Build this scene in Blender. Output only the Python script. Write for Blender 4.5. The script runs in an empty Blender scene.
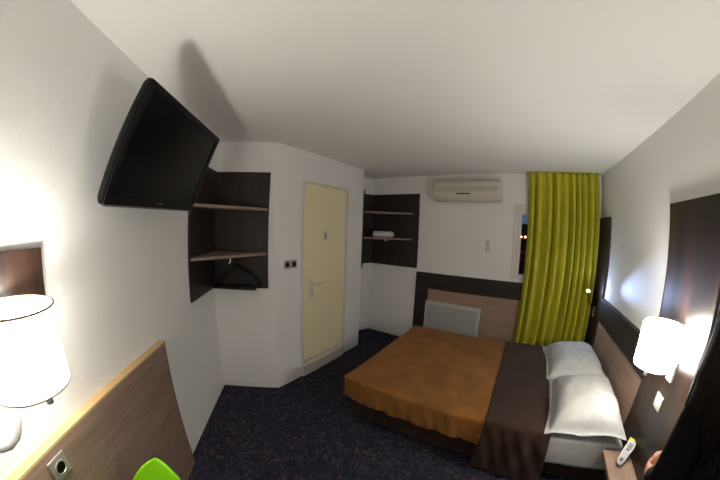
import bpy, bmesh, math, random
from mathutils import Vector, Matrix, noise
random.seed(7)
SHADE_ES, SHADE_ES_BED, BULB_W, LED_W = 14., 31., 13., 110.
C = bpy.context.scene.collection
S = math.sqrt(.5); PI = math.pi
H, D, W = 2.5, 3.672, 1.051                       # ceiling, far wall, right wall
AX, AY = -2.4425, 1.1233                          # corner of the left wall and the bathroom block
B = (-2.0107, 1.5393); Cc = (-2.0107, 3.0219); DX = -2.228
TVT = 3.43                                        # length of the left wall

# ------------------------------------------------------------------ materials
def new_mat(name):
    m = bpy.data.materials.new(name); m.use_nodes = True
    nt = m.node_tree; b = nt.nodes['Principled BSDF']
    return m, nt, b
def srgb(c):
    return tuple(((x/255)/12.92 if x/255 <= .04045 else ((x/255+.055)/1.055)**2.4) for x in c)+(1,)
def plain(name, c, rough=.6, metal=0., emit=None, es=0., spec=.5, trans=0.):
    m, nt, b = new_mat(name)
    b.inputs['Base Color'].default_value = srgb(c); b.inputs['Roughness'].default_value = rough
    b.inputs['Metallic'].default_value = metal; b.inputs['Specular IOR Level'].default_value = spec
    if emit: b.inputs['Emission Color'].default_value = srgb(emit); b.inputs['Emission Strength'].default_value = es
    if trans: b.inputs['Transmission Weight'].default_value = trans
    return m
def nodes_noise(nt, scale, detail=4, rough=.6, mapscale=(1,1,1)):
    tc = nt.nodes.new('ShaderNodeTexCoord'); mp = nt.nodes.new('ShaderNodeMapping'); nz = nt.nodes.new('ShaderNodeTexNoise')
    mp.inputs['Scale'].default_value = mapscale
    nz.inputs['Scale'].default_value = scale; nz.inputs['Detail'].default_value = detail; nz.inputs['Roughness'].default_value = rough
    nt.links.new(tc.outputs['Object'], mp.inputs['Vector']); nt.links.new(mp.outputs['Vector'], nz.inputs['Vector'])
    return nz
def ramp(nt, fac, stops):
    r = nt.nodes.new('ShaderNodeValToRGB')
    while len(r.color_ramp.elements) < len(stops): r.color_ramp.elements.new(.5)
    for e, (p, c) in zip(r.color_ramp.elements, stops): e.position = p; e.color = srgb(c)
    nt.links.new(fac, r.inputs['Fac']); return r
def bump(nt, b, h, strength, dist=.002):
    bp = nt.nodes.new('ShaderNodeBump'); bp.inputs['Strength'].default_value = strength; bp.inputs['Distance'].default_value = dist
    nt.links.new(h, bp.inputs['Height']); nt.links.new(bp.outputs['Normal'], b.inputs['Normal'])
def paint(name, c, scale, strength, dist):
    m, nt, b = new_mat(name)
    b.inputs['Base Color'].default_value = srgb(c); b.inputs['Roughness'].default_value = .75
    b.inputs['Specular IOR Level'].default_value = .25
    nz = nodes_noise(nt, scale, 5, .65); bump(nt, b, nz.outputs['Fac'], strength, dist)
    return m
def wood(name, stops, grain='x', rough=.5, fine=55, spec=.4, mid=14):
    m, nt, b = new_mat(name)
    along = {'x': (.06,1,1), 'y': (1,.06,1), 'z': (1,1,.06)}[grain]
    n1 = nodes_noise(nt, fine, 6, .65, along); n2 = nodes_noise(nt, mid, 3, .5, along)
    mx = nt.nodes.new('ShaderNodeMix'); mx.data_type = 'FLOAT'; mx.inputs['Factor'].default_value = .45
    nt.links.new(n1.outputs['Fac'], mx.inputs['A']); nt.links.new(n2.outputs['Fac'], mx.inputs['B'])
    r = ramp(nt, mx.outputs['Result'], stops); nt.links.new(r.outputs['Color'], b.inputs['Base Color'])
    b.inputs['Roughness'].default_value = rough; b.inputs['Specular IOR Level'].default_value = spec
    bump(nt, b, n1.outputs['Fac'], .12, .001)
    return m
def cloth(name, stops, scale, rough=.9, bs=.3, fine=220, sheen=0.):
    m, nt, b = new_mat(name)
    nz = nodes_noise(nt, scale, 4, .6); r = ramp(nt, nz.outputs['Fac'], stops)
    nt.links.new(r.outputs['Color'], b.inputs['Base Color']); b.inputs['Roughness'].default_value = rough
    b.inputs['Specular IOR Level'].default_value = .15; b.inputs['Sheen Weight'].default_value = sheen
    n2 = nodes_noise(nt, fine, 3); bump(nt, b, n2.outputs['Fac'], bs, .002)
    return m
def carpet(name):
    m, nt, b = new_mat(name)
    tc = nt.nodes.new('ShaderNodeTexCoord')
    v = nt.nodes.new('ShaderNodeTexVoronoi'); v.inputs['Scale'].default_value = 48
    nt.links.new(tc.outputs['Object'], v.inputs['Vector'])
    sp = nt.nodes.new('ShaderNodeSeparateColor'); nt.links.new(v.outputs['Color'], sp.inputs['Color'])
    r = ramp(nt, sp.outputs['Red'], [(0,(50,50,62)),(.45,(58,58,74)),(.72,(62,66,92)),(.80,(84,66,68)),(.88,(94,80,72)),(.93,(60,76,80)),(.96,(50,48,60))])
    r.color_ramp.interpolation = 'CONSTANT'
    n = nodes_noise(nt, 9, 3)
    mx = nt.nodes.new('ShaderNodeMix'); mx.data_type = 'RGBA'; mx.blend_type = 'MULTIPLY'; mx.inputs['Factor'].default_value = .5
    nt.links.new(r.outputs['Color'], mx.inputs['A']); nt.links.new(n.outputs['Fac'], mx.inputs['B'])
    nt.links.new(mx.outputs['Result'], b.inputs['Base Color']); b.inputs['Roughness'].default_value = 1; b.inputs['Specular IOR Level'].default_value = .05
    n2 = nodes_noise(nt, 400, 3); bump(nt, b, n2.outputs['Fac'], .6, .004)
    return m
M = dict(
    wall=paint('white_stucco_paint', (234,232,229), 80, .35, .003),
    smooth=paint('smooth_white_panel', (235,232,231), 8, .1, .003),
    ceil=paint('ceiling_paint', (236,233,229), 60, .1, .002),
    carpet=carpet('speckled_carpet'),
    white=plain('white_paint', (222,218,210), .5),
    door=plain('cream_door_laminate', (236,226,188), .5),
    frame=plain('cream_frame', (216,212,198), .5),
    pvc=plain('white_pvc', (214,212,208), .35),
    wenge=wood('wenge', [(.3,(26,19,17)),(.55,(46,34,30)),(.75,(62,46,40))], 'z', .5),
    wengex=wood('wenge_horizontal', [(.3,(26,19,17)),(.55,(46,34,30)),(.75,(60,45,39))], 'x', .5),
    tall=wood('dark_walnut', [(.3,(15,10,8)),(.47,(27,18,14)),(.58,(52,34,25)),(.74,(21,14,11))], 'z', .36, 38, .6, 9),
    oak=wood('greyed_oak', [(.3,(128,104,88)),(.5,(154,128,111)),(.7,(174,148,130))], 'x', .5, 60, .4),
    desk=wood('brown_oak', [(.3,(114,92,79)),(.5,(142,118,104)),(.7,(164,140,124))], 'x', .5, 50, .4, 11),
    edge=plain('light_oak_edge', (206,172,124), .5),
    shelf=wood('walnut_shelf', [(.3,(120,100,89)),(.6,(146,124,112))], 'x', .5),
    black=plain('black_plastic', (6,6,7), .4, spec=.25), matt=plain('matt_black', (16,15,15), .7),
    screen=plain('lcd_screen', (4,4,6), .25, spec=.25),
    silver=plain('grey_trim', (120,120,124), .35, .6),
    chrome=plain('chrome', (214,214,214), .32, .45),
    steel=plain('brushed_steel', (172,166,156), .4, .45),
    brown=cloth('brown_throw_fabric', [(.3,(44,29,22)),(.7,(58,39,31))], 14, .95, .4, 160, .1),
    tan=cloth('tan_suede', [(.3,(118,77,33)),(.52,(132,87,39)),(.7,(145,98,47))], 5, .95, .3, 180, .08),
    sheet=cloth('white_cotton', [(.3,(184,184,184)),(.7,(198,198,198))], 12, .9, .2, 300),
    curtain=cloth('lime_curtain', [(.3,(188,180,54)),(.7,(200,192,62))], 6, .8, .0, 300),
    shade=plain('lamp_shade_fabric', (240,236,224), .8, emit=(255,249,236), es=SHADE_ES),
    shade_bed=plain('bedside_shade_fabric', (240,236,224), .8, emit=(255,249,236), es=SHADE_ES_BED),
    rim=plain('shade_rim', (150,130,100), .6),
    bulb=plain('bulb_glass', (255,250,240), .4, emit=(255,240,215), es=20.),
    led=plain('led_lens', (240,245,255), .3, emit=(190,212,255), es=1400.),
    green=plain('lime_plastic', (132,205,20), .35),
    yellow=plain('lime_card', (206,208,48), .6),
    grey=plain('light_grey_enamel', (168,168,166), .4), lgrey=plain('pale_grey_enamel', (186,186,183), .4),
    ac=plain('ac_cream_plastic', (206,200,188), .35), acg=plain('ac_grille_grey', (188,182,171), .5),
    remote=plain('remote_silver', (178,174,176), .4), button=plain('dark_rubber_button', (44,44,48), .6),
    skin=plain('skin', (206,146,116), .55), hair=plain('dark_brown_hair', (24,16,12), .6, spec=.25),
    knit=cloth('black_knit', [(.3,(12,11,13)),(.7,(20,18,22))], 60, .95, .3, 200),
    trouser=cloth('black_trousers', [(.3,(12,11,16)),(.7,(18,16,22))], 60, .95),
    eye=plain('eye_white', (230,228,224), .3), iris=plain('iris_brown', (50,32,20), .3), lip=plain('lip', (165,90,84), .5),
    night=plain('night_facade', (24,22,24), .9), asphalt=plain('night_asphalt', (24,24,26), .9),
    street=plain('street_lamp_glow', (255,190,120), .5, emit=(255,170,95), es=30.),
    redlit=plain('lit_red_sign', (160,50,30), .6, emit=(200,60,30), es=.35),
    leaf=plain('night_tree', (16,20,18), .9),
)
def glass():
    m, nt, b = new_mat('window_glass')
    b.inputs['Base Color'].default_value = (1,1,1,1); b.inputs['Roughness'].default_value = 0; b.inputs['Transmission Weight'].default_value = 1; b.inputs['IOR'].default_value = 1.1
    return m
M['glass'] = glass()

# ------------------------------------------------------------------ mesh helpers
MW = {}
def obj(name, bm, mat, parent=None, world=False, bev=0., smooth=False, sub=0, solid=0., seg=2):
    if world and parent is not None: bm.transform(MW[parent.name].inverted())
    bmesh.ops.recalc_face_normals(bm, faces=bm.faces)
    me = bpy.data.meshes.new(name); bm.to_mesh(me); bm.free()
    o = bpy.data.objects.new(name, me); C.objects.link(o); me.materials.append(M[mat] if isinstance(mat, str) else mat)
    if parent is not None: o.parent = parent; MW[o.name] = MW[parent.name].copy()
    else: MW[o.name] = Matrix()
    if smooth:
        for p in me.polygons: p.use_smooth = True
    if solid:
        s = o.modifiers.new('thickness', 'SOLIDIFY'); s.thickness = solid; s.offset = 0
    if bev:
        b = o.modifiers.new('edges', 'BEVEL'); b.width = bev; b.segments = seg; b.limit_method = 'ANGLE'; b.angle_limit = .6
    if sub:
        s = o.modifiers.new('smooth', 'SUBSURF'); s.levels = sub; s.render_levels = sub
    return o
def tag(o, label, cat, group=None):
    o['label'] = label; o['category'] = cat
    if group: o['group'] = group
    return o
def thing(name, label, cat, loc, rz=0., group=None):
    o = bpy.data.objects.new(name, None); C.objects.link(o); o.location = loc; o.rotation_euler = (0,0,rz); o.empty_display_size = .1
    MW[o.name] = Matrix.Translation(loc) @ Matrix.Rotation(rz, 4, 'Z')
    return tag(o, label, cat, group)
def struct(o):
    o['kind'] = 'structure'; return o
def bx(x0,x1,y0,y1,z0,z1, bm=None):
    bm = bm or bmesh.new()
    v = [bm.verts.new((x,y,z)) for x in (x0,x1) for y in (y0,y1) for z in (z0,z1)]
    for f in ((0,1,3,2),(4,6,7,5),(0,4,5,1),(2,3,7,6),(0,2,6,4),(1,5,7,3)): bm.faces.new([v[i] for i in f])
    return bm
def prism(pts, z0, z1, bm=None):
    bm = bm or bmesh.new()
    a = [bm.verts.new((x,y,z0)) for x,y in pts]; b = [bm.verts.new((x,y,z1)) for x,y in pts]; n = len(pts)
    bm.faces.new(a[::-1]); bm.faces.new(b)
    for i in range(n): bm.faces.new((a[i],a[(i+1)%n],b[(i+1)%n],b[i]))
    return bm
def sweep_x(prof, x0, x1, bm=None):                # prof: list of (y,z)
    bm = bm or bmesh.new()
    a = [bm.verts.new((x0,y,z)) for y,z in prof]; b = [bm.verts.new((x1,y,z)) for y,z in prof]; n = len(prof)
    bm.faces.new(a[::-1]); bm.faces.new(b)
    for i in range(n): bm.faces.new((a[i],a[(i+1)%n],b[(i+1)%n],b[i]))
    return bm
def tube(pts, r, seg=10, bm=None, caps=True):
    bm = bm or bmesh.new(); pts = [Vector(p) for p in pts]; n = len(pts); rings = []
    rs = r if isinstance(r, (list, tuple)) else [r]*n; prev = None
    for i, p in enumerate(pts):
        t = (pts[min(i+1,n-1)]-pts[max(i-1,0)]).normalized()
        if prev is None: a = t.orthogonal().normalized()
        else: a = (prev-t*prev.dot(t)).normalized()
        prev = a; c = t.cross(a)
        rings.append([bm.verts.new(p+(a*math.cos(2*PI*k/seg)+c*math.sin(2*PI*k/seg))*rs[i]) for k in range(seg)])
    for q, w in zip(rings, rings[1:]):
        for k in range(seg): bm.faces.new((q[k],q[(k+1)%seg],w[(k+1)%seg],w[k]))
    if caps: bm.faces.new(rings[0][::-1]); bm.faces.new(rings[-1])
    return bm
def lathe(prof, seg=40, c=(0,0), bm=None, close=True):  # prof: list of (r,z), closed loop if close
    bm = bm or bmesh.new(); rings = []
    for r, z in prof: rings.append([bm.verts.new((c[0]+r*math.cos(2*PI*k/seg), c[1]+r*math.sin(2*PI*k/seg), z)) for k in range(seg)])
    m = len(rings)
    for i in range(m if close else m-1):
        q, w = rings[i], rings[(i+1)%m]
        for k in range(seg): bm.faces.new((q[k],q[(k+1)%seg],w[(k+1)%seg],w[k]))
    return bm
def ball(c, r, sx=1, sy=1, sz=1, u=20, v=12, bm=None):
    bm = bm or bmesh.new()
    bmesh.ops.create_uvsphere(bm, u_segments=u, v_segments=v, radius=1, matrix=Matrix.Translation(c) @ Matrix.Diagonal((r*sx,r*sy,r*sz,1)))
    return bm
def ring_frame(x0,x1,z0,z1,wl,wr,wt,wb,y0,y1, bm=None):   # rectangular frame in the xz plane
    bm = bm or bmesh.new()
    o = [(x0,z0),(x1,z0),(x1,z1),(x0,z1)]; i = [(x0+wl,z0+wb),(x1-wr,z0+wb),(x1-wr,z1-wt),(x0+wl,z1-wt)]
    V = {}
    for k, y in enumerate((y0,y1)):
        V[k] = ([bm.verts.new((x,y,z)) for x,z in o], [bm.verts.new((x,y,z)) for x,z in i])
    for k in range(4):
        j = (k+1) % 4
        for q in (0,1):
            f = (V[q][0][k],V[q][0][j],V[q][1][j],V[q][1][k]); bm.faces.new(f if q == 0 else f[::-1])
        bm.faces.new((V[0][0][k],V[1][0][k],V[1][0][j],V[0][0][j])); bm.faces.new((V[0][1][k],V[0][1][j],V[1][1][j],V[1][1][k]))
    return bm
def rot_bm(bm, ang, axis, c):
    bm.transform(Matrix.Translation(c) @ Matrix.Rotation(ang, 4, axis) @ Matrix.Translation(-Vector(c))); return bm
def tvp(t, o, z=0.): return Vector((AX+S*t+S*o, AY-S*t+S*o, z))     # along the left wall, off it, up
def fcp(t, o, z=0.): return Vector((AX+S*t+S*o, AY+S*t-S*o, z))     # along the chamfer wall, off it, up
RL, RR = -PI/4, PI/2      # local x along wall, local y out of wall, for the left and the right wall

# ------------------------------------------------------------------ setting
E0 = tvp(TVT, 0)
backy = E0.y
struct(obj('floor', prism([(-2.75,-1.7),(1.2,-1.7),(1.2,3.85),(-2.75,3.85)], -.1, 0), 'carpet'))
struct(obj('ceiling', prism([(-2.75,-1.7),(1.2,-1.7),(1.2,3.85),(-2.75,3.85)], H, H+.1), 'ceil'))
def wallq(name, pts, mat='smooth'): return struct(obj(name, prism(pts, 0, H), mat))
a0, a1 = tvp(0,0), tvp(TVT,0)
wallq('wall_left', [tvp(-.1,0).xy, tvp(TVT+.1,0).xy, tvp(TVT+.1,-.1).xy, tvp(-.1,-.1).xy], 'wall')
wallq('wall_chamfer', [(AX,AY), B, (B[0]-.1,B[1]+.0), fcp(0,-.1).xy])
wallq('wall_bathroom', [B, (Cc[0],1.885), (Cc[0]-.08,1.885), (B[0]-.08,B[1])])
w = wallq('wall_bathroom_end', [(Cc[0],2.685), Cc, (-2.32,3.05), (-2.32,2.95), (-2.09,2.94), (-2.09,2.685)])
struct(obj('wall_bathroom_top', bx(-2.09,-2.0107,1.885,2.685,2.19,H), 'smooth'))
wallq('wall_alcove', [(DX,D), (-2.316,3.496), (-2.32,3.05), (-2.42,3.05), (-2.42,3.496), (-2.35,D)])
wallq('wall_right', [(W,backy-.1), (W+.1,backy-.1), (W+.1,D+.1), (W,D+.1)], 'wall')
wallq('wall_back', [(a1.x-.1,backy), (W,backy), (W,backy-.1), (a1.x-.1,backy-.1)], 'wall')
# far wall with the window opening
WX0, WX1, WZ0, WZ1 = -.055, .62, 1.16, 2.05
bm = ring_frame(DX-.12, W, 0, H, WX0-DX+.12, W-WX1, H-WZ1, WZ0, D, D+.1)
struct(obj('wall_far', bm, 'smooth'))
struct(obj('baseboard_far', bx(DX+.01,-1.44,D-.008,D,0,.05), 'white'))
wn = struct(obj('window_1', ring_frame(-.095,.66,1.13,2.09,.075,.075,.07,.06,D-.02,D+.06), 'pvc', bev=.004))
sash = obj('window_sash', ring_frame(-.04,.605,1.165,2.05,.046,.046,.085,.035,D-.03,D+.03), 'pvc', wn, bev=.005)
obj('window_pane', bx(0,.565,D+.0,D+.008,1.19,1.98), 'glass', wn)
# bathroom door
dr = struct(obj('door_1', bx(-2.045,-2.02,1.925,2.655,.172,2.163), 'door', bev=.002))
fb = ring_frame(1.885,2.685,0,2.19,.037,.03,.026,.15,0,.075)
fb.transform(Matrix(((0,1,0,-2.083),(1,0,0,0),(0,0,1,0),(0,0,0,1))))
obj('door_frame', fb, 'frame', dr, bev=.003)
obj('door_sill', bx(-2.02,-1.985,1.885,2.62,.0,.135), 'white', dr, bev=.004)
hp = obj('handle_plate', bx(-2.02,-2.012,2.045,2.085,.91,1.13), 'frame', dr, bev=.003)
obj('handle_lever', tube([(-2.014,2.065,1.075),(-1.972,2.065,1.075),(-1.962,2.075,1.075),(-1.962,2.19,1.07)], .0085), 'frame', hp, smooth=True)
obj('handle_key_knob', tube([(-2.014,2.065,.955),(-1.995,2.065,.955)], .008), 'steel', hp, smooth=True)
# washroom plate on the door: white square with a small standing figure
t = thing('door_sign', 'small white square plate with a dark standing figure on the cream door', 'sign', (-2.02,2.279,1.56), RL*2)
obj('plate', bx(-.042,.042,0,.003,-.005,.10), 'frame', t, bev=.001)
bm = bx(-.008,.008,.003,.0042,.02,.058); bx(-.0085,-.001,.003,.0042,.002,.02,bm); bx(.001,.0085,.003,.0042,.002,.02,bm)
ball((0,.0036,.07), .009, 1, .08, 1, 16, 8, bm)
obj('figure', bm, 'button', t)

# ------------------------------------------------------------------ television on the left wall
tvc = Vector((-1.374,.390,2.023)); tw, th = .82, .492
t = thing('television', 'black flat screen television tilted down on the left wall', 'television', tvp((tvc.x-AX)*S-(tvc.y-AY)*S, 0, 1.9), RL)
Tm = Matrix.Translation(tvc) @ Matrix.Rotation(RL, 4, 'Z') @ Matrix.Rotation(-.344, 4, 'X')   # local y = screen normal... front +y
Tm = Matrix.Translation(tvc) @ Matrix.Rotation(RL, 4, 'Z') @ Matrix.Rotation(-.344, 4, 'X') @ Matrix.Rotation(.015, 4, 'Y')
def tvobj(name, bm, mat, par, **k): bm.transform(Tm); return obj(name, bm, mat, par, world=True, **k)
bm = bmesh.new()
def rr(x, z, y, r, n=5):
    out = []
    for cx, cz, a in ((x-r,z-r,0),(-x+r,z-r,PI/2),(-x+r,-z+r,PI),(x-r,-z+r,1.5*PI)):
        for k in range(n+1): out.append((cx+r*math.cos(a+k*PI/2/n), y, cz+r*math.sin(a+k*PI/2/n)))
    return out
def loft(loops, bm=None):
    bm = bm or bmesh.new(); L = [[bm.verts.new(p) for p in l] for l in loops]
    for a, b in zip(L, L[1:]):
        n = len(a)
        for k in range(n): bm.faces.new((a[k],a[(k+1)%n],b[(k+1)%n],b[k]))
    bm.faces.new(L[0]); bm.faces.new(L[-1][::-1]); return bm
x, z = tw/2, th/2
tvobj('housing', loft([rr(x,z,0,.012), rr(x,z,-.02,.012), rr(x-.006,z-.006,-.035,.02), rr(x-.05,z-.05,-.07,.03), rr(x-.12,z-.1,-.085,.03)]), 'black', t, smooth=False)
tvobj('screen', bx(-x+.035,x-.035,-.004,.001,-z+.055,z-.03), 'screen', t)
bz = tvobj('bezel', ring_frame(-x+.004,x-.004,-z+.004,z-.004,.03,.03,.027,.052,-.002,.008), 'black', t, bev=.003)
tvobj('trim_strip', bx(-x+.01,x-.01,-.001,.006,-z-.003,-z+.005), 'silver', t, bev=.001)
bm = bmesh.new()
for k in range(7): bx(-.03+k*.0088,-.0245+k*.0088,.008,.009,-z+.024,-z+.031,bm)
tvobj('logo', bm, 'silver', bz)
bm = bx(-.16,.16,-.1,-.085,-.14,.14); obj_v = tvobj('mount_plate', bm, 'matt', t)
to = t.location; tt = 0
bm = bx(-.06,.06,0,.02,.0,.2); obj('wall_bracket', bm, 'matt', t, bev=.003)
pt = MW[t.name].inverted() @ (Tm @ Vector((0,-.1,0)))
obj('mount_arm', tube([(0,.01,.12),(0,pt.y*.5,.12),tuple(pt)], .022), 'matt', t, smooth=True)

# ------------------------------------------------------------------ corner shelf units
ZB, ZT = 1.108, 2.205
t = thing('corner_shelf', 'dark corner shelf unit below the television with two shelves and black hangers', 'shelf', (AX,AY,ZB))
obj('back_panel', prism([fcp(.0,0).xy, fcp(.545,0).xy, fcp(.545,.018).xy, fcp(.018,.018).xy], ZB, ZT), 'wenge', t, world=True)
obj('side_panel', prism([tvp(0,0).xy, tvp(0.018,.018).xy, tvp(.575,.018).xy, tvp(.575,0).xy], ZB, ZT), 'wenge', t, world=True)
for z in (1.842, 1.430):
    obj('shelf', prism([tvp(.018,.018).xy, tvp(.565,.018).xy, tvp(.565,.03).xy, fcp(.52,.03).xy, fcp(.53,.018).xy], z, z+.025), 'shelf', t, world=True)
obj('hook', tube([fcp(.27,.33,1.43),fcp(.27,.33,1.405),fcp(.27,.345,1.395),fcp(.27,.36,1.40)], .006), 'white', t, world=True, smooth=True)
rod = obj('hanger_rail', tube([fcp(.25,.018,1.395), fcp(.25,.30,1.395)], .007), 'matt', t, world=True, smooth=True)
# hangers hung below the lower shelf, seen flat on
hg = None
for i in range(3):
    c = fcp(.25, .075+.04*i)
    if hg is None:
        hg = thing('coat_hanger', 'black coat hanger on the rail under the lower shelf of the corner unit', 'hanger', (c.x,c.y,1.388), PI/4+.05, 'black coat hangers in the corner shelf unit')
        obj('hook', tube([(.0,0,-.06),(0,0,-.022),(.012,0,-.006),(.014,0,.006),(.0,0,.012),(-.012,0,.004)], .0028, 8), 'matt', hg, smooth=True)
        pts = [(-.215,0,-.245),(-.19,0,-.205),(-.09,0,-.105),(0,0,-.06),(.09,0,-.105),(.19,0,-.205),(.215,0,-.245)]
        obj('shoulder', tube(pts, [.012,.017,.019,.017,.019,.017,.012], 10), 'matt', hg, smooth=True)
        obj('trouser_bar', tube([(-.2,0,-.25),(.2,0,-.25)], .015), 'matt', hg, smooth=True)
        src = hg
    else:
        o = src.copy(); C.objects.link(o); o.location = (c.x,c.y,1.388); o.rotation_euler = (0,0,src.rotation_euler.z-.05*i)
        for ch in list(src.children):
            q = ch.copy(); C.objects.link(q); q.parent = o
ZB2, ZT2 = 1.137, 2.235
P0 = Vector((-2.105,3.185)); P1 = Vector((-2.222,3.655))
dd = (P1-P0).normalized(); nn = Vector((dd.y,-dd.x))
t = thing('corner_shelf', 'dark corner shelf unit in the far left corner holding a rolled towel', 'shelf', (-2.2,3.65,ZB2))
obj('back_panel', bx(-2.225,-1.443,D-.02,D,ZB2,ZT2), 'wenge', t, world=True)
obj('side_panel', prism([(-2.212,3.652),(-2.303,3.470),(-2.318,3.477),(-2.227,3.659)], ZB2, ZT2), 'wenge', t, world=True)
obj('end_post', prism([P0,(-2.099,3.196),(-2.125,3.203),(-2.131,3.192)], ZB2-.012, ZT2+.012), 'wenge', t, world=True)
for z in (1.925, 1.545):
    obj('shelf', prism([(-2.112,3.205), (-2.301,3.470), (-2.212,3.650), (-1.55,D-.021), (-1.53,D-.035)], z, z+.022), 'shelf', t, world=True)
for z in (ZB2, ZT2):
    obj('bracket', bx(P0.x-.02,P0.x+.012,3.16,3.20,z-.02,z+.02), 'steel', t, world=True)
# rolled towel
t = thing('towel', 'white rolled towel on the lower shelf in the far left corner', 'towel', (-1.93,3.475,1.567), math.atan2(.465,.555))
bm = bmesh.new(); N = 26
rows = []
for i in range(N+1):
    x = -.155+.31*i/N
    row = []
    for k in range(28):
        a = 2*PI*k/28; r = .052*(1+.06*math.sin(3*a+x*9)+.12*noise.noise((x*9,math.cos(a)*2,math.sin(a)*2)))
        r *= (1-.35*max(0,abs(x)-.11)/.045) if x > 0 else (1-.1*(i == 0))
        row.append(bm.verts.new((x, r*math.cos(a), max(0.0,.047+r*.95*math.sin(a)))))
    rows.append(row)
for a, b in zip(rows, rows[1:]):
    for k in range(28): bm.faces.new((a[k],a[(k+1)%28],b[(k+1)%28],b[k]))
bm.faces.new(rows[0]); bm.faces.new(rows[-1][::-1])
obj('roll', bm, 'sheet', t, smooth=True)
bm = bmesh.new(); pts = []
for k in range(60):
    a = k*.3; r = .006+.0021*k*.3; pts.append((-.157, r*math.cos(a), .044+r*math.sin(a)))
obj('rolled_edge', tube(pts, .0022, 6, bm), 'grey', t, smooth=True)
obj('tag', bx(.01,.045,-.062,-.058,-.045,.006), 'edge', t)

# ------------------------------------------------------------------ switches by the bathroom door
t = thing('wall_socket', 'square steel wall socket, nearer the corner of the two plates beside the cream door', 'socket', (-2.0107,1.70,1.325), -PI/2)
obj('plate', bx(-.04,.04,0,.010,-.042,.042), 'steel', t, bev=.003)
obj('insert', lathe([(.0005,.0),(.027,.0),(.027,.004),(.0005,.004)], 24).copy() if False else (lambda b: (b.transform(Matrix.Translation((0,.010,0)) @ Matrix.Rotation(-PI/2,4,'X')), b)[1])(lathe([(.0005,0),(.026,0),(.026,.003),(.0005,.003)], 24)), 'black', t)
t = thing('light_switch', 'square steel light switch right beside the cream door frame', 'switch', (-2.0107,1.79,1.325), -PI/2)
obj('plate', bx(-.04,.04,0,.010,-.042,.042), 'steel', t, bev=.003)
for s in (-1,1): obj('rocker', bx(min(s*.002,s*.024),max(s*.002,s*.024),.008,.014,-.026,.026), 'black', t, bev=.002)

# ------------------------------------------------------------------ far wall
t = thing('air_conditioner', 'cream wall mounted air conditioner high on the far wall', 'air conditioner', (-.72,D,2.115))
pr = [(0,0),(-.10,0),(-.165,.025),(-.195,.06),(-.2,.11),(-.195,.22),(-.17,.265),(-.13,.28),(0,.28)]
obj('body', sweep_x(pr, -.46, .46), 'ac', t, bev=.018, seg=4)
bm = bx(-.42,.42,-.203,-.19,.125,.185)
for k in range(9): bx(-.42,.42,-.206,-.2,.127+k*.0066,.1295+k*.0066,bm)
obj('intake_grille', bm, 'acg', t)
obj('display', bx(-.125,.06,-.204,-.19,.082,.098), 'black', t)
obj('air_flap', sweep_x([(-.197,.055),(-.193,.06),(-.150,.012),(-.155,.008)], -.4, .4), 'ac', t)
obj('front_seam', bx(-.43,.43,-.2025,-.19,.110,.113), 'acg', t)
t = thing('ac_remote', 'small beige remote control in a wall holder left of the window', 'remote control', (-.43,D,1.465))
obj('holder', bx(-.026,.026,-.022,0,0,.06), 'ac', t, bev=.004)
r_ = obj('handset', bx(-.021,.021,-.026,-.004,.012,.14), 'ac', t, bev=.005)
obj('display', bx(-.014,.014,-.0275,-.0255,.095,.125), 'remote', r_)
# wood clad panel with dark frame
t = thing('wainscot_panel', 'oak wall panel in a dark frame below the window on the far wall', 'wall panel', (-.2,D,0))
bm = bx(-1.437,-1.237,D-.025,D,0,.86); bx(-1.437,1.015,D-.025,D,.86,1.09,bm)
obj('frame', bm, 'wengex', t, world=True)
obj('inset', bx(-1.237,1.015,D-.018,D,0,.86), 'oak', t, world=True)
# panel heater in front of the wainscot
t = thing('panel_heater', 'pale grey flat panel heater in front of the oak wall panel behind the bed', 'heater', (-.836,D-.018,0))
obj('body', bx(-.40,.40,-.085,-.02,.18,.695), 'lgrey', t, bev=.008)
obj('front_panel', bx(-.365,.365,-.092,-.08,.22,.655), 'grey', t, bev=.004)
for s in (-1,1): obj('bracket', bx(s*.28-.02,s*.28+.02,-.03,0,.3,.6), 'lgrey', t)
# curtain
bm = bmesh.new(); NX, NZ = 260, 44; x0, x1 = .09, .985; rows = []
for j in range(NZ+1):
    z = .06+(2.492-.06)*j/NZ; row = []; q = j/NZ
    for i in range(NX+1):
        u = i/NX
        ph = u*2*PI*9.5+1.3*math.sin(u*8+.5)+.5*math.sin(u*17)+.5*math.sin(q*2.6+u*5)
        amp = (.06+.014*math.sin(u*23))*(.55+.45*min(1,(1-q)*5+.1))
        a = amp*math.sin(ph+.25*math.sin(ph))+.004*math.sin(ph*2.7+q*4)
        if q > .96: a = amp*.7*math.sin(ph)+.006*math.sin(ph*3)
        row.append(bm.verts.new((x0+(x1-x0)*u+.006*math.cos(ph)+.012*(1-q)*(u-.5)-.02*(1-q)*(1-u), D-.125+a, z)))
    rows.append(row)
for a, b in zip(rows, rows[1:]):
    for i in range(NX): bm.faces.new((a[i],a[i+1],b[i+1],b[i]))
tag(obj('curtain', bm, 'curtain', smooth=True, solid=.003), 'floor length lime green pleated curtain over the window', 'curtain')
tag(obj('curtain_rail', bx(.10,.98,D-.03,D-.005,2.47,2.5), 'pvc'), 'white ceiling rail carrying the lime green curtain', 'curtain rail')

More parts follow.
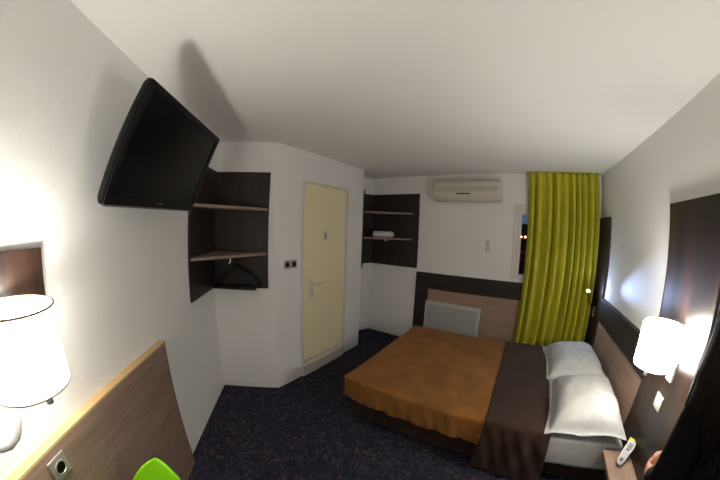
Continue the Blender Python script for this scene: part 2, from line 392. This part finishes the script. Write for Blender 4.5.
# ------------------------------------------------------------------ right wall joinery (local x = world y, local y = into room)
t = thing('headboard', 'oak headboard with a dark frame behind the white pillows', 'headboard', (W,2.55,0), RR)
def rw(y0,y1,o0,o1,z0,z1,bm=None): return bx(y0-2.55,y1-2.55,o0,o1,z0,z1,bm)
obj('inset', rw(1.865,3.25,0,.02,.05,.825), 'oak', t)
bm = sweep_x([(0,.825),(.03,.825),(.03,1.06),(.045,1.06),(.045,1.078),(0,1.078)], 1.865-2.55, 3.25-2.55)
obj('top_rail', bm, 'wengex', t)
obj('base_rail', rw(1.865,3.25,0,.028,0,.05), 'wengex', t)
t = thing('wall_panel', 'narrow dark wood panel in the corner between curtain and headboard', 'wall panel', (W,3.45,0), RR)
obj('board', bx(-.2,.205,0,.03,0,1.965), 'wenge', t, bev=.002)
t = thing('wall_panel', 'tall glossy dark walnut panel carrying the bedside lamp', 'wall panel', (W,1.575,0), RR)
obj('board', bx(-.285,.285,0,.025,0,1.972), 'tall', t, bev=.002)
obj('edge_band', bx(.285,.29,0,.026,0,1.972), 'wenge', t)

# ------------------------------------------------------------------ lamps
def wall_lamp(name, label, loc, rz, off, zt, zb, arm_t, kx, kz):
    t = thing(name, label, 'lamp', loc, rz)
    r = .12
    sh = obj('shade', lathe([(r,zb),(r,zt),(r-.004,zt),(r-.004,zb)], 64, (0,off)), 'shade_bed' if arm_t == 'plate' else 'shade', t, smooth=False)
    for p in sh.data.polygons: p.use_smooth = abs(p.normal.z) < .5
    bm = lathe([(r+.0012,zt-.004),(r+.0012,zt+.001),(r-.005,zt+.001),(r-.005,zt-.004)], 64, (0,off))
    obj('rim', bm, 'rim', sh)
    obj('rim', lathe([(r+.0012,zb-.001),(r+.0012,zb+.004),(r-.005,zb+.004),(r-.005,zb-.001)], 64, (0,off)), 'rim', sh)
    zc = (zt+zb)/2
    obj('bulb', ball((0,off,zc+.005), .028, 1, 1, 1.3, 20, 14), 'bulb', t, smooth=True)
    obj('bulb_socket', tube([(0,off,zb-.035),(0,off,zc-.03)], .016, 16), 'chrome', t, smooth=True)
    obj('switch_knob', tube([(kx,off,zb-kz-.035),(kx,off,zb-kz)], .012, 14), 'silver', t, smooth=True)
    obj('knob_stem', tube([(0,off,zb-.01),(kx*.7,off,zb-.012),(kx,off,zb-kz-.01)], .005, 10), 'chrome', t, smooth=True)
    if arm_t == 'plate':
        obj('wall_plate', bx(-.035,.03,0,.018,zb-.085,zb+.03), 'chrome', t, bev=.003)
        obj('arm', tube([(0,.01,zb-.02),(0,off,zb-.02)], .010, 12), 'chrome', t, smooth=True)
    else:
        pts = [(arm_t,.0,zb-.15),(arm_t,.05,zb-.15)]
        obj('wall_plate', tube([(arm_t,0,zb-.15),(arm_t,.015,zb-.15)], .04, 24), 'chrome', t, smooth=False)
        pts = [(arm_t,.01,zb-.15),(arm_t,.05,zb-.15),(arm_t-.01,.085,zb-.147),(arm_t-.03,.115,zb-.138),(arm_t-.055,.13,zb-.12),(arm_t-.075,.135,zb-.095),(arm_t-.09,.137,zb-.06),(arm_t-.105,.14,zb-.02),(0,off,zb-.01)]
        obj('arm', tube(pts, .011, 12), 'chrome', t, smooth=True)
    ld = bpy.data.lights.new('bulb_light', 'POINT'); ld.energy = BULB_W+(4 if arm_t == 'plate' else 0); ld.color = (.98,1,.98); ld.shadow_soft_size = .045
    lo = bpy.data.objects.new('bulb_light', ld); C.objects.link(lo); lo.parent = t; lo.location = (0,off,zc+.05)
    return t, ld
lr, lrd = wall_lamp('wall_lamp', 'lit white drum lamp on the tall walnut panel beside the bed', (W-.025,1.524,0), RR, .145, 1.317, 1.079, 'plate', .06, .055)
ll, lld = wall_lamp('wall_lamp', 'lit white drum lamp on the left wall above the desk panel', tvp(2.076,0,0), RL, .154, 1.522, 1.308, .16, -.04, .05)
t = thing('wall_panel', 'small dark walnut panel on the left wall behind the lit drum lamp', 'wall panel', tvp(2.2,0,1.25), RL)
obj('board', bx(-.345,.5,0,.02,0,.395), 'tall', t, bev=.002)

# small LED reading light by the curtain
t = thing('reading_light', 'small bright white LED reading light on a stalk beside the curtain', 'lamp', (1.021,3.50,.80), RR)
obj('wall_plate', bx(-.025,.025,0,.012,0,.12), 'steel', t, bev=.003)
hd = Vector((.869,3.35,1.125))
loc = MW[t.name].inverted() @ hd
obj('arm', tube([(0,.01,.09),(0,.04,.12),(-.02,.09,.2),(loc.x*.6,.13,.29),(loc.x*.95,loc.y*.99,loc.z-.03),tuple(loc)], .006, 10), 'matt', t, smooth=True)
dirv = (Vector((1.05,1.9,1.47))-hd).normalized()
aim = Vector((-.05,-1,.35)).normalized()
bm = bmesh.new(); tube([hd-aim*.035, hd-aim*.02, hd+aim*.004], [.01,.017,.02], 20, bm)
obj('head', bm, 'matt', t, world=True, smooth=True)
obj('lens', ball(hd+aim*.004, .013, 1, 1, 1, 16, 10), 'led', t, world=True, smooth=True)
ld = bpy.data.lights.new('led_beam', 'SPOT'); ld.energy = LED_W; ld.color = (.42,.60,1); ld.spot_size = .42; ld.spot_blend = 1; ld.shadow_soft_size = .012
lo = bpy.data.objects.new('led_beam', ld); C.objects.link(lo); lo.parent = t; 
mw = (Matrix.Translation(hd+aim*.025) @ dirv.to_track_quat('-Z','Y').to_matrix().to_4x4()); lo.matrix_local = MW[t.name].inverted() @ mw

# ------------------------------------------------------------------ sockets
t = thing('wall_socket', 'white wall socket on the walnut panel under the bedside lamp', 'socket', (W-.025,1.548,.842), RR)
obj('plate', bx(-.045,.045,0,.010,-.045,.045), 'lgrey', t, bev=.003)
b = lathe([(.0005,0),(.028,0),(.028,.004),(.022,.004),(.020,.001),(.0005,.001)], 28); b.transform(Matrix.Translation((0,.010,0)) @ Matrix.Rotation(-PI/2,4,'X'))
obj('outlet', b, 'white', t)
t = thing('wall_socket', 'steel wall socket with a dark round outlet on the brown desk panel', 'socket', tvp(2.052,.045,.937), RL)
obj('plate', bx(-.045,.045,0,.009,-.045,.045), 'steel', t, bev=.003)
b = lathe([(.0005,0),(.028,0),(.028,.006),(.024,.006),(.022,.001),(.0005,.001)], 28); b.transform(Matrix.Translation((0,.009,0)) @ Matrix.Rotation(-PI/2,4,'X'))
o1 = obj('outlet', b, 'steel', t)
b = lathe([(.0005,0),(.0225,0),(.0225,.0015),(.0005,.0015)], 28); b.transform(Matrix.Translation((0,.0095,0)) @ Matrix.Rotation(-PI/2,4,'X'))
obj('outlet_recess', b, 'black', o1)

# ------------------------------------------------------------------ desk panel and chair
t = thing('desk_panel', 'brown oak panel against the left wall with a pale top edge', 'wall panel', tvp(2.2,0,0), RL)
obj('board', bx(-1.10,1.0,0,.042,0,1.008), 'desk', t)
obj('top_edge', bx(-1.10,1.0,0,.043,1.008,1.019), 'edge', t)
obj('end_edge', bx(-1.106,-1.10,0,.042,0,1.019), 'wenge', t)
cz = .80
t = thing('chair', 'lime green plastic chair in front of the brown desk panel', 'chair', tvp(2.005,.285,0), RL-PI/2)
# shell: seat to backrest as one curved sheet, back towards the wall (local -y)
bm = bmesh.new(); rows = []; NV, NU = 26, 18
for j in range(NV+1):
    v = j/NV
    if v < .5:
        q = v/.5; y = .24-.40*q; z = .45-.025*math.sin(q*PI)-.01*q; wd = .20+.02*math.sin(q*PI)
        cup = .018
    else:
        q = (v-.5)/.5; y = -.16-.07*q**.8; z = .44+.362*q; wd = .21*(max(0.,1-q**1.9))**.74+.004
        cup = .05
    row = []
    for i in range(NU+1):
        u = -1+2*i/NU; uu = u*u
        if v < .5: row.append(bm.verts.new((wd*u, y, z+cup*uu)))
        else: row.append(bm.verts.new((wd*u, y+cup*uu*(wd/.22), z)))
    rows.append(row)
for a, b in zip(rows, rows[1:]):
    for i in range(NU): bm.faces.new((a[i],a[i+1],b[i+1],b[i]))
obj('shell', bm, 'green', t, smooth=True, solid=.012, sub=1)
for sx in (-1,1):
    for sy in (-1,1):
        obj('leg', tube([(sx*.13,sy*.11+.03,.425),(sx*.19,sy*.19+.03,.0)], [.012,.010], 12), 'chrome', t, smooth=True)

# ------------------------------------------------------------------ bed
BX0, BX1, BY0, BY1, BZ = -1.23, .985, 1.645, 3.2, .43
t = thing('bed', 'double bed with white sheet and dark brown base along the headboard', 'bed', ((BX0+BX1)/2,(BY0+BY1)/2,0))
obj('base', bx(BX0+.05,BX1,BY0+.035,BY1-.03,.05,.20), 'brown', t, world=True, bev=.01)
for x in (BX0+.15, BX1-.15):
    for y in (BY0+.15, BY1-.15): obj('leg', bx(x-.03,x+.03,y-.03,y+.03,0,.06), 'matt', t, world=True)
obj('mattress', bx(BX0+.02,BX1,BY0+.02,BY1-.02,.20,BZ-.012), 'sheet', t, world=True, bev=.04, seg=4)
def drape(x0, x1, y0, y1, top, bx0, by0, by1, step, fold, lim, lean=0., right_cut=None, puff=.004):
    """cloth laid over a box: flat sheet folded down past the box edges."""
    bm = bmesh.new(); V = {}
    nx = round((x1-x0)/step); ny = round((y1-y0)/step)
    for i in range(nx+1):
        for j in range(ny+1):
            X = x0+(x1-x0)*i/nx; Y = y0+(y1-y0)*j/ny
            dx = max(0, bx0-X); dyn = max(0, by0-Y); dyf = max(0, Y-by1)
            if dx > 0 and (dyn > step*.5 or dyf > step*.5): continue
            d = max(dx, dyn, dyf)
            px = max(X, bx0); py = min(max(Y, by0), by1); z = top-d
            nz = noise.noise((X*3.1, Y*3.1, 4.2)); n2 = noise.noise((X*9, Y*9, 1.7))
            if d == 0:
                z += puff*nz*2+puff*.5*n2
            else:
                f = fold*min(1, d/.12)
                s = px*26+noise.noise((px*4,1,2))*3+d*9 if dx == 0 else py*20+noise.noise((py*4,3,1))*3
                off = f*(.55+.34*math.sin(s)+.24*math.sin(px*61+py*50-d*22+noise.noise((px*3,2,5))*5))+lean*d
                if dx > 0: px -= off*.7*min(1, max(0,(py-by0)/.12), max(0,(by1-py)/.12))
                elif dyn > 0:
                    edge = min(1, max(0, (px-bx0)/.12)) if bx0 > -5 else 1
                    py -= off*edge
                else: py += off*.4
                if lim and z < lim: z = lim+.002*n2
            V[i,j] = bm.verts.new((px,py,z))
    for i in range(nx):
        for j in range(ny):
            q = [(i,j),(i+1,j),(i+1,j+1),(i,j+1)]
            if all(k in V for k in q): bm.faces.new([V[k] for k in q])
    return bm
cov = drape(BX0-.235, .06, BY0-.2, BY1+.2, BZ+.012, BX0, BY0, BY1, .025, .03, 0)
bmesh.ops.remove_doubles(cov, verts=cov.verts, dist=.002)
tag(obj('coverlet', cov, 'tan', smooth=True, solid=.008, sub=1), 'tan suede coverlet spread over the foot half of the bed', 'bedspread')
thr = drape(-.03, .44, BY0-.43, BY1+.3, BZ+.024, -9, BY0-.012, BY1+.012, .02, .028, .008, lean=.06, puff=.004)
for v in thr.verts:                                      # the throw narrows and its edge swings towards the foot as it hangs
    dz = max(0, BZ-v.co.z); u = (v.co.x+.03)/.47
    if v.co.y < 2: v.co.x += dz*(.10*u-.03*(1-u))
    v.co.x += .012*noise.noise((v.co.y*4, 2.2, 0))*(1 if u > .5 else .6)
tag(obj('bed_throw', thr, 'brown', smooth=True, solid=.01, sub=1), 'dark brown throw across the bed hanging to the carpet', 'throw')
# overhanging white top sheet at the head end
bm = drape(.40, BX1-.01, BY0-.22, BY1+.15, BZ-.004, -9, BY0+.005, BY1-.005, .02, .008, 0, puff=.003)
obj('top_sheet', bm, 'sheet', t, world=True, smooth=True, solid=.005)

def pillow(label, c, L, Wd, th, rz, tilt, seed):
    t = thing('pillow', label, 'pillow', c, rz, None)
    bm = bmesh.new(); N = 36; G = {}
    for s in (1,-1):
        for i in range(N+1):
            for j in range(N+1):
                u = -1+2*i/N; v = -1+2*j/N
                if s == -1 and (i in (0,N) or j in (0,N)): G[s,i,j] = G[1,i,j]; continue
                fl = .88
                a = max(0, 1-(abs(u)/fl)**2.6); b = max(0, 1-(abs(v)/fl)**2.6)
                h = th*(a*b)**.42
                pin = 1-.075*(1-abs(v)**2)*abs(u)**3; pin2 = 1-.06*(1-abs(u)**2)*abs(v)**3
                x = u*Wd/2*pin; y = v*L/2*pin2
                n = noise.noise((x*7+seed, y*7, s*3))*.022*(a*b)**.3 + noise.noise((x*18+seed, y*11, s*3))*.010
                z = (h if s == 1 else -h*.35)+n*(1 if s == 1 else .3)+.006
                z += .010*math.sin(u*5+seed)*abs(v)**4+.012*math.sin(v*6+seed*2)*abs(u)**4
                zz = z+math.tan(tilt)*(x+Wd/2)
                G[s,i,j] = bm.verts.new((x,y,max(zz,-.0)))
    for s in (1,-1):
        for i in range(N):
            for j in range(N):
                f = [G[s,i,j],G[s,i+1,j],G[s,i+1,j+1],G[s,i,j+1]]
                if len(set(f)) == 4:
                    try: bm.faces.new(f)
                    except ValueError: pass
    obj('case', bm, 'sheet', t, smooth=True, sub=1); 
    return t
pillow('white pillow against the headboard, the one nearer the lime green curtain', (.705,2.80,BZ+.025), .80, .60, .15, .02, .12, 1.3)
pillow('white pillow against the headboard, the one nearer the bedside shelf', (.695,2.0,BZ+.03), .80, .58, .17, -.07, .12, 5.1)

# ------------------------------------------------------------------ bedside shelf and remote
t = thing('bedside_shelf', 'small light wood shelf fixed to the walnut panel beside the bed', 'shelf', (W-.027,1.44,0), RR)
obj('top', bx(-.2,.185,0,.195,.375,.405), 'oak', t, bev=.002)
obj('bracket', bx(-.15,-.12,0,.14,.30,.374), 'wenge', t)
obj('bracket', bx(.11,.14,0,.14,.30,.374), 'wenge', t)
lo_, hi_ = Vector((.905,1.475,.412)), Vector((1.0,1.592,.515))
ax = (hi_-lo_).normalized(); side = ax.cross((Vector((0,0,1.732))-lo_).normalized()).normalized(); nr = ax.cross(side).normalized()
if nr.z < 0: nr = -nr
Lr = (hi_-lo_).length
RM = Matrix((side.to_4d(), ax.to_4d(), nr.to_4d(), Vector((0,0,0,1)))).transposed(); RM.translation = lo_; 
for k in range(3): RM[3][k] = 0
t = thing('remote_control', 'silver remote control leaning on the wall above the bedside shelf', 'remote control', (.93,1.5,.405))
def rem(name, bm, mat, par, **k): bm.transform(RM); return obj(name, bm, mat, par, world=True, **k)
outl = []
for k in range(24):
    a = 2*PI*k/24; sy = math.sin(a); wv = .032 if sy > 0 else .027
    outl.append((wv*math.copysign(abs(math.cos(a))**.7, math.cos(a)), Lr/2+Lr/2*math.copysign(abs(sy)**.6, sy)))
rem('shell', prism(outl, .004, .020), 'remote', t, bev=.003)
rem('back', prism([(x*.93,y*.985+.002) for x,y in outl], -.026, .004), 'black', t, bev=.003)
for y in (.128,.14,.152):
    for x in (-.011,0,.011): rem('button', bx(x-.004,x+.004,y-.005,y+.003,.0195,.0225), 'button', t)
rem('button', bx(-.012,.012,.108,.116,.0195,.0225), 'button', t)
for y in (.03,.042):
    for x in (-.007,.005): rem('button', bx(x-.004,x+.005,y-.004,y+.005,.0195,.0225), 'button', t)
c0 = hi_+ax*.010
t = thing('card', 'lime yellow card standing behind the silver remote control', 'card', (.985,1.60,.405))
bm = bx(-.034,.036,Lr-.008,Lr+.028,-.032,-.028); bm.transform(RM); obj('sheet', bm, 'yellow', t, world=True)
obj('stand', tube([RM @ Vector((.0,Lr+.0,-.031)), Vector((.985,1.56,.41))], .006, 8), 'black', t, world=True)

# ------------------------------------------------------------------ person at the right edge of the view
def skin_obj(name, verts, edges, radii, mat, parent, root=0, sub=2):
    me = bpy.data.meshes.new(name); me.from_pydata([tuple(v) for v in verts], edges, []); me.materials.append(M[mat])
    o = bpy.data.objects.new(name, me); C.objects.link(o)
    if parent is not None: o.parent = parent; MW[o.name] = MW[parent.name].copy()
    md = o.modifiers.new('skin', 'SKIN'); md.use_smooth_shade = True
    for i, sv in enumerate(me.skin_vertices[0].data):
        r = radii[i]; sv.radius = r if isinstance(r, tuple) else (r, r); sv.use_root = (i == root)
    s = o.modifiers.new('smooth', 'SUBSURF'); s.levels = sub; s.render_levels = sub
    return o
p = thing('person', 'person with long dark hair and black clothes standing beside the tall walnut panel', 'person', (.79,.64,0), -.436)
V = []; Ed = []; Rd = []
def add(v, r, par=None):
    V.append(v); Rd.append(r)
    if par is not None: Ed.append((par, len(V)-1))
    return len(V)-1
pel = add((0,0,.93), (.125,.095))
wa = add((0,.0,1.06), (.115,.085), pel); ch = add((-.01,.01,1.22), (.135,.095), wa); nb = add((-.02,.01,1.36), (.09,.07), ch)
nk = add((-.06,.0,1.43), (.05,.05), nb); jw = add((-.09,.01,1.49), (.06,.068), nk); hc = add((-.103,.0,1.555), (.075,.09), jw); ht = add((-.108,-.01,1.62), (.055,.065), hc)
nose = add((-.098,.098,1.545), (.012,.012), hc)
hands = {}
for s in (-1,1):
    sh = add((s*.165-.01,0,1.335), .055, nb)
    if s < 0: el = add((-.185,-.06,1.07), .042, sh); fo = add((-.195,.05,1.0), .036, el); wr = add((-.195,.145,.945), .026, fo); d = Vector((.05,.98,-.14)).normalized()
    else: el = add((.20,-.03,1.06), .042, sh); fo = add((.205,.02,.93), .036, el); wr = add((.20,.06,.83), .026, fo); d = Vector((0,.15,-1)).normalized()
    wv = Vector(V[wr]); out = Vector((0,0,1)) if s < 0 else Vector((0,1,0)); pn = d.cross(out).normalized()
    pm = add(tuple(wv+d*.045), (.03,.017) , wr); hands[s] = (wr, pm)
    for k, (spread, ln) in enumerate(((.024,.068),(.008,.076),(-.008,.071),(-.023,.056))):
        b0 = wv+d*.085+out*spread; k1 = add(tuple(b0), .0098, pm)
        k2 = add(tuple(b0+d*ln*.45+pn*(.008*-s)), .0088, k1); add(tuple(b0+d*ln*.8+pn*(.03*-s)), .0075, k2)
    t1 = add(tuple(wv+d*.035+out*.036), .011, pm); add(tuple(wv+d*.075+out*.055+pn*(.012*-s)), .0085, t1)
    hp_ = add((s*.088,0,.79), .08, pel); kn = add((s*.10,.015,.48), .058, hp_); cf = add((s*.10,-.01,.32), .052, kn); an = add((s*.10,-.02,.085), .035, cf)
    add((s*.105,.12,.03), (.035,.028), an)
body = skin_obj('body', V, Ed, Rd, 'skin', p)
for s in (-1,1):
    e = obj('eye', ball((-.100+s*.03,.075,1.562), .011, 1, .8, 1, 14, 10), 'eye', p, smooth=True); obj('iris', ball((-.100+s*.03,.0825,1.562), .0055, 1, .6, 1, 12, 8), 'iris', e, smooth=True)
obj('mouth', ball((-.095,.078,1.503), .02, 1, .4, .3, 14, 8), 'lip', p, smooth=True)
V = []; Ed = []; Rd = []
b0 = add((0,0,.86), (.155,.12)); b1 = add((0,0,1.06), (.13,.10), b0); b2 = add((-.01,.01,1.22), (.15,.112), b1); b3 = add((-.02,.01,1.355), (.10,.08), b2); add((-.03,.012,1.40), (.058,.058), b3)
for s in (-1,1):
    sh = add((s*.165-.01,0,1.335), .066, b3)
    if s < 0: el = add((-.185,-.06,1.07), .056, sh); add((-.195,.06,.995), .046, el)
    else: el = add((.20,-.03,1.06), .054, sh); fo = add((.205,.02,.93), .047, el); add((.20,.05,.86), .04, fo)
skin_obj('sweater', V, Ed, Rd, 'knit', p)
V = []; Ed = []; Rd = []
b0 = add((0,0,1.03), (.13,.10)); b1 = add((0,0,.93), (.145,.112), b0)
for s in (-1,1):
    hp_ = add((s*.088,0,.80), .095, b1); kn = add((s*.10,.015,.48), .073, hp_); cf = add((s*.10,-.01,.32), .068, kn); add((s*.10,-.02,.10), .062, cf)
skin_obj('trousers', V, Ed, Rd, 'trouser', p)
for s in (-1,1): obj('shoe', ball((s*.104,.045,.04), .04, 1.05, 2.9, 1, 20, 12), 'matt', p, smooth=True)
bm = bmesh.new()
hcv = Vector((-.103,-.015,1.56))
for k in range(120):
    az = random.uniform(-.35*PI, 1.35*PI)+PI        # everything but the face, which looks along +y
    el = random.uniform(.05, 1.45)
    dirh = Vector((math.cos(az)*math.cos(el), math.sin(az)*math.cos(el), math.sin(el)))
    if dirh.y > .3 and dirh.z < .85: continue
    p0 = hcv+Vector((0,-.01,.105)); p1 = hcv+Vector((dirh.x*.092,dirh.y*.105,dirh.z*.105))
    fl = Vector((dirh.x,dirh.y,0)).normalized() if Vector((dirh.x,dirh.y,0)).length > .05 else Vector((0,-1,0))
    e1 = hcv+Vector((fl.x*.10,fl.y*.105-.01,-.03)); e2 = hcv+Vector((fl.x*.115,fl.y*.11-.01,-.14)); ln = random.uniform(.14,.26)
    out = .85 if fl.x < 0 else 1.0; pull = .045 if fl.x < 0 else 0
    e3 = hcv+Vector((fl.x*.13*out,fl.y*.115+(-.01 if fl.x > 0 else .03),-.14-ln*.5)); e4 = hcv+Vector((fl.x*.11*out+pull+random.uniform(-.012,.012),fl.y*.11+(.0 if fl.x > 0 else .06)+random.uniform(-.02,.02),-.14-ln))
    tube([p0,(p0+p1)/2+Vector((dirh.x,dirh.y,.4))*.02,p1,e1,e2,e3,e4], [.012,.017,.019,.02,.018,.014,.003], 7, bm)
ball(hcv+Vector((0,-.018,.012)), .098, .95, 1, 1.02, 24, 14, bm)
obj('hair', bm, 'hair', p, smooth=True)

# ------------------------------------------------------------------ outside the window, at night
o = obj('outside_ground', bx(-25,25,D+.6,45,-.32,-.22), 'asphalt'); struct(o)
t = thing('building', 'dark low building across the car park outside the window', 'building', (2,14,-.22))
obj('wall', bx(-9,9,0,4,0,1.95), 'night', t); obj('roof', sweep_x([(-.3,1.95),(4.3,1.95),(2,2.35)], -9.3, 9.3), 'night', t)
obj('sign_band', bx(-9,9,-.04,0,.98,1.06), 'redlit', t); obj('lower_band', bx(-6,9,-.04,0,.62,.68), 'redlit', t)
for i, x in enumerate((-.17,.02,.20)):
    t = thing('street_lamp', ['lit orange lamp outside the window, first of the row from its frame','lit orange lamp outside the window, middle of the row','lit orange lamp outside the window, nearest the curtain edge','lit orange lamp outside, hidden behind the lime green curtain'][i], 'lamp', (x,12,-.22), 0, 'lamps in the car park')
    obj('pole', tube([(0,0,0),(0,0,1.77)], .016, 10), 'night', t)
    obj('globe', ball((0,0,1.79), .042), 'street', t, smooth=True)
tr = thing('tree', 'dark rounded tree against the night sky outside the window', 'tree', (.16,13.2,-.22))
obj('trunk', tube([(0,0,0),(.02,0,1.5)], [.09,.06]), 'night', tr)
bm = bmesh.new(); bmesh.ops.create_icosphere(bm, subdivisions=4, radius=.32, matrix=Matrix.Translation((.02,0,2.06)))
for v in bm.verts: v.co += (v.co-Vector((.02,0,2.06)))*.35*noise.noise(v.co*7)
obj('crown', bm, 'leaf', tr)
wd = bpy.data.worlds.new('night_sky'); bpy.context.scene.world = wd; wd.use_nodes = True
wd.node_tree.nodes['Background'].inputs['Color'].default_value = (.20,.26,.42,1); wd.node_tree.nodes['Background'].inputs['Strength'].default_value = .35

# ------------------------------------------------------------------ camera
cd = bpy.data.cameras.new('camera'); co = bpy.data.objects.new('camera', cd); C.objects.link(co)
fw = Vector((-.559068,.827351,-.054158)); rt = Vector((.826922,.561149,.036228)); up = Vector((-.060365,.024530,.997875))
m = Matrix((rt.to_4d(), up.to_4d(), (-fw).to_4d(), (0,0,0,1))).transposed()
for k in range(3): m[3][k] = 0
m.translation = (0,0,1.732); co.matrix_world = m
cd.type = 'PANO'; cd.sensor_fit = 'HORIZONTAL'; cd.sensor_width = 36; cd.sensor_height = 24; cd.clip_start = .02
cy = cd
cy.panorama_type = 'FISHEYE_LENS_POLYNOMIAL'; cy.fisheye_fov = math.radians(180)
cy.fisheye_polynomial_k0 = 0; cy.fisheye_polynomial_k1 = -0.07547406; cy.fisheye_polynomial_k2 = -4.009e-06; cy.fisheye_polynomial_k3 = 2.477208e-05; cy.fisheye_polynomial_k4 = -3.92089e-07
sc = bpy.context.scene; sc.camera = co
vs = sc.view_settings; vs.view_transform = 'Standard'; vs.look = 'None'; vs.gamma = 1; vs.exposure = .05; vs.use_curve_mapping = False
sc.cycles.max_bounces = 10; sc.cycles.diffuse_bounces = 6; sc.cycles.sample_clamp_indirect = 6
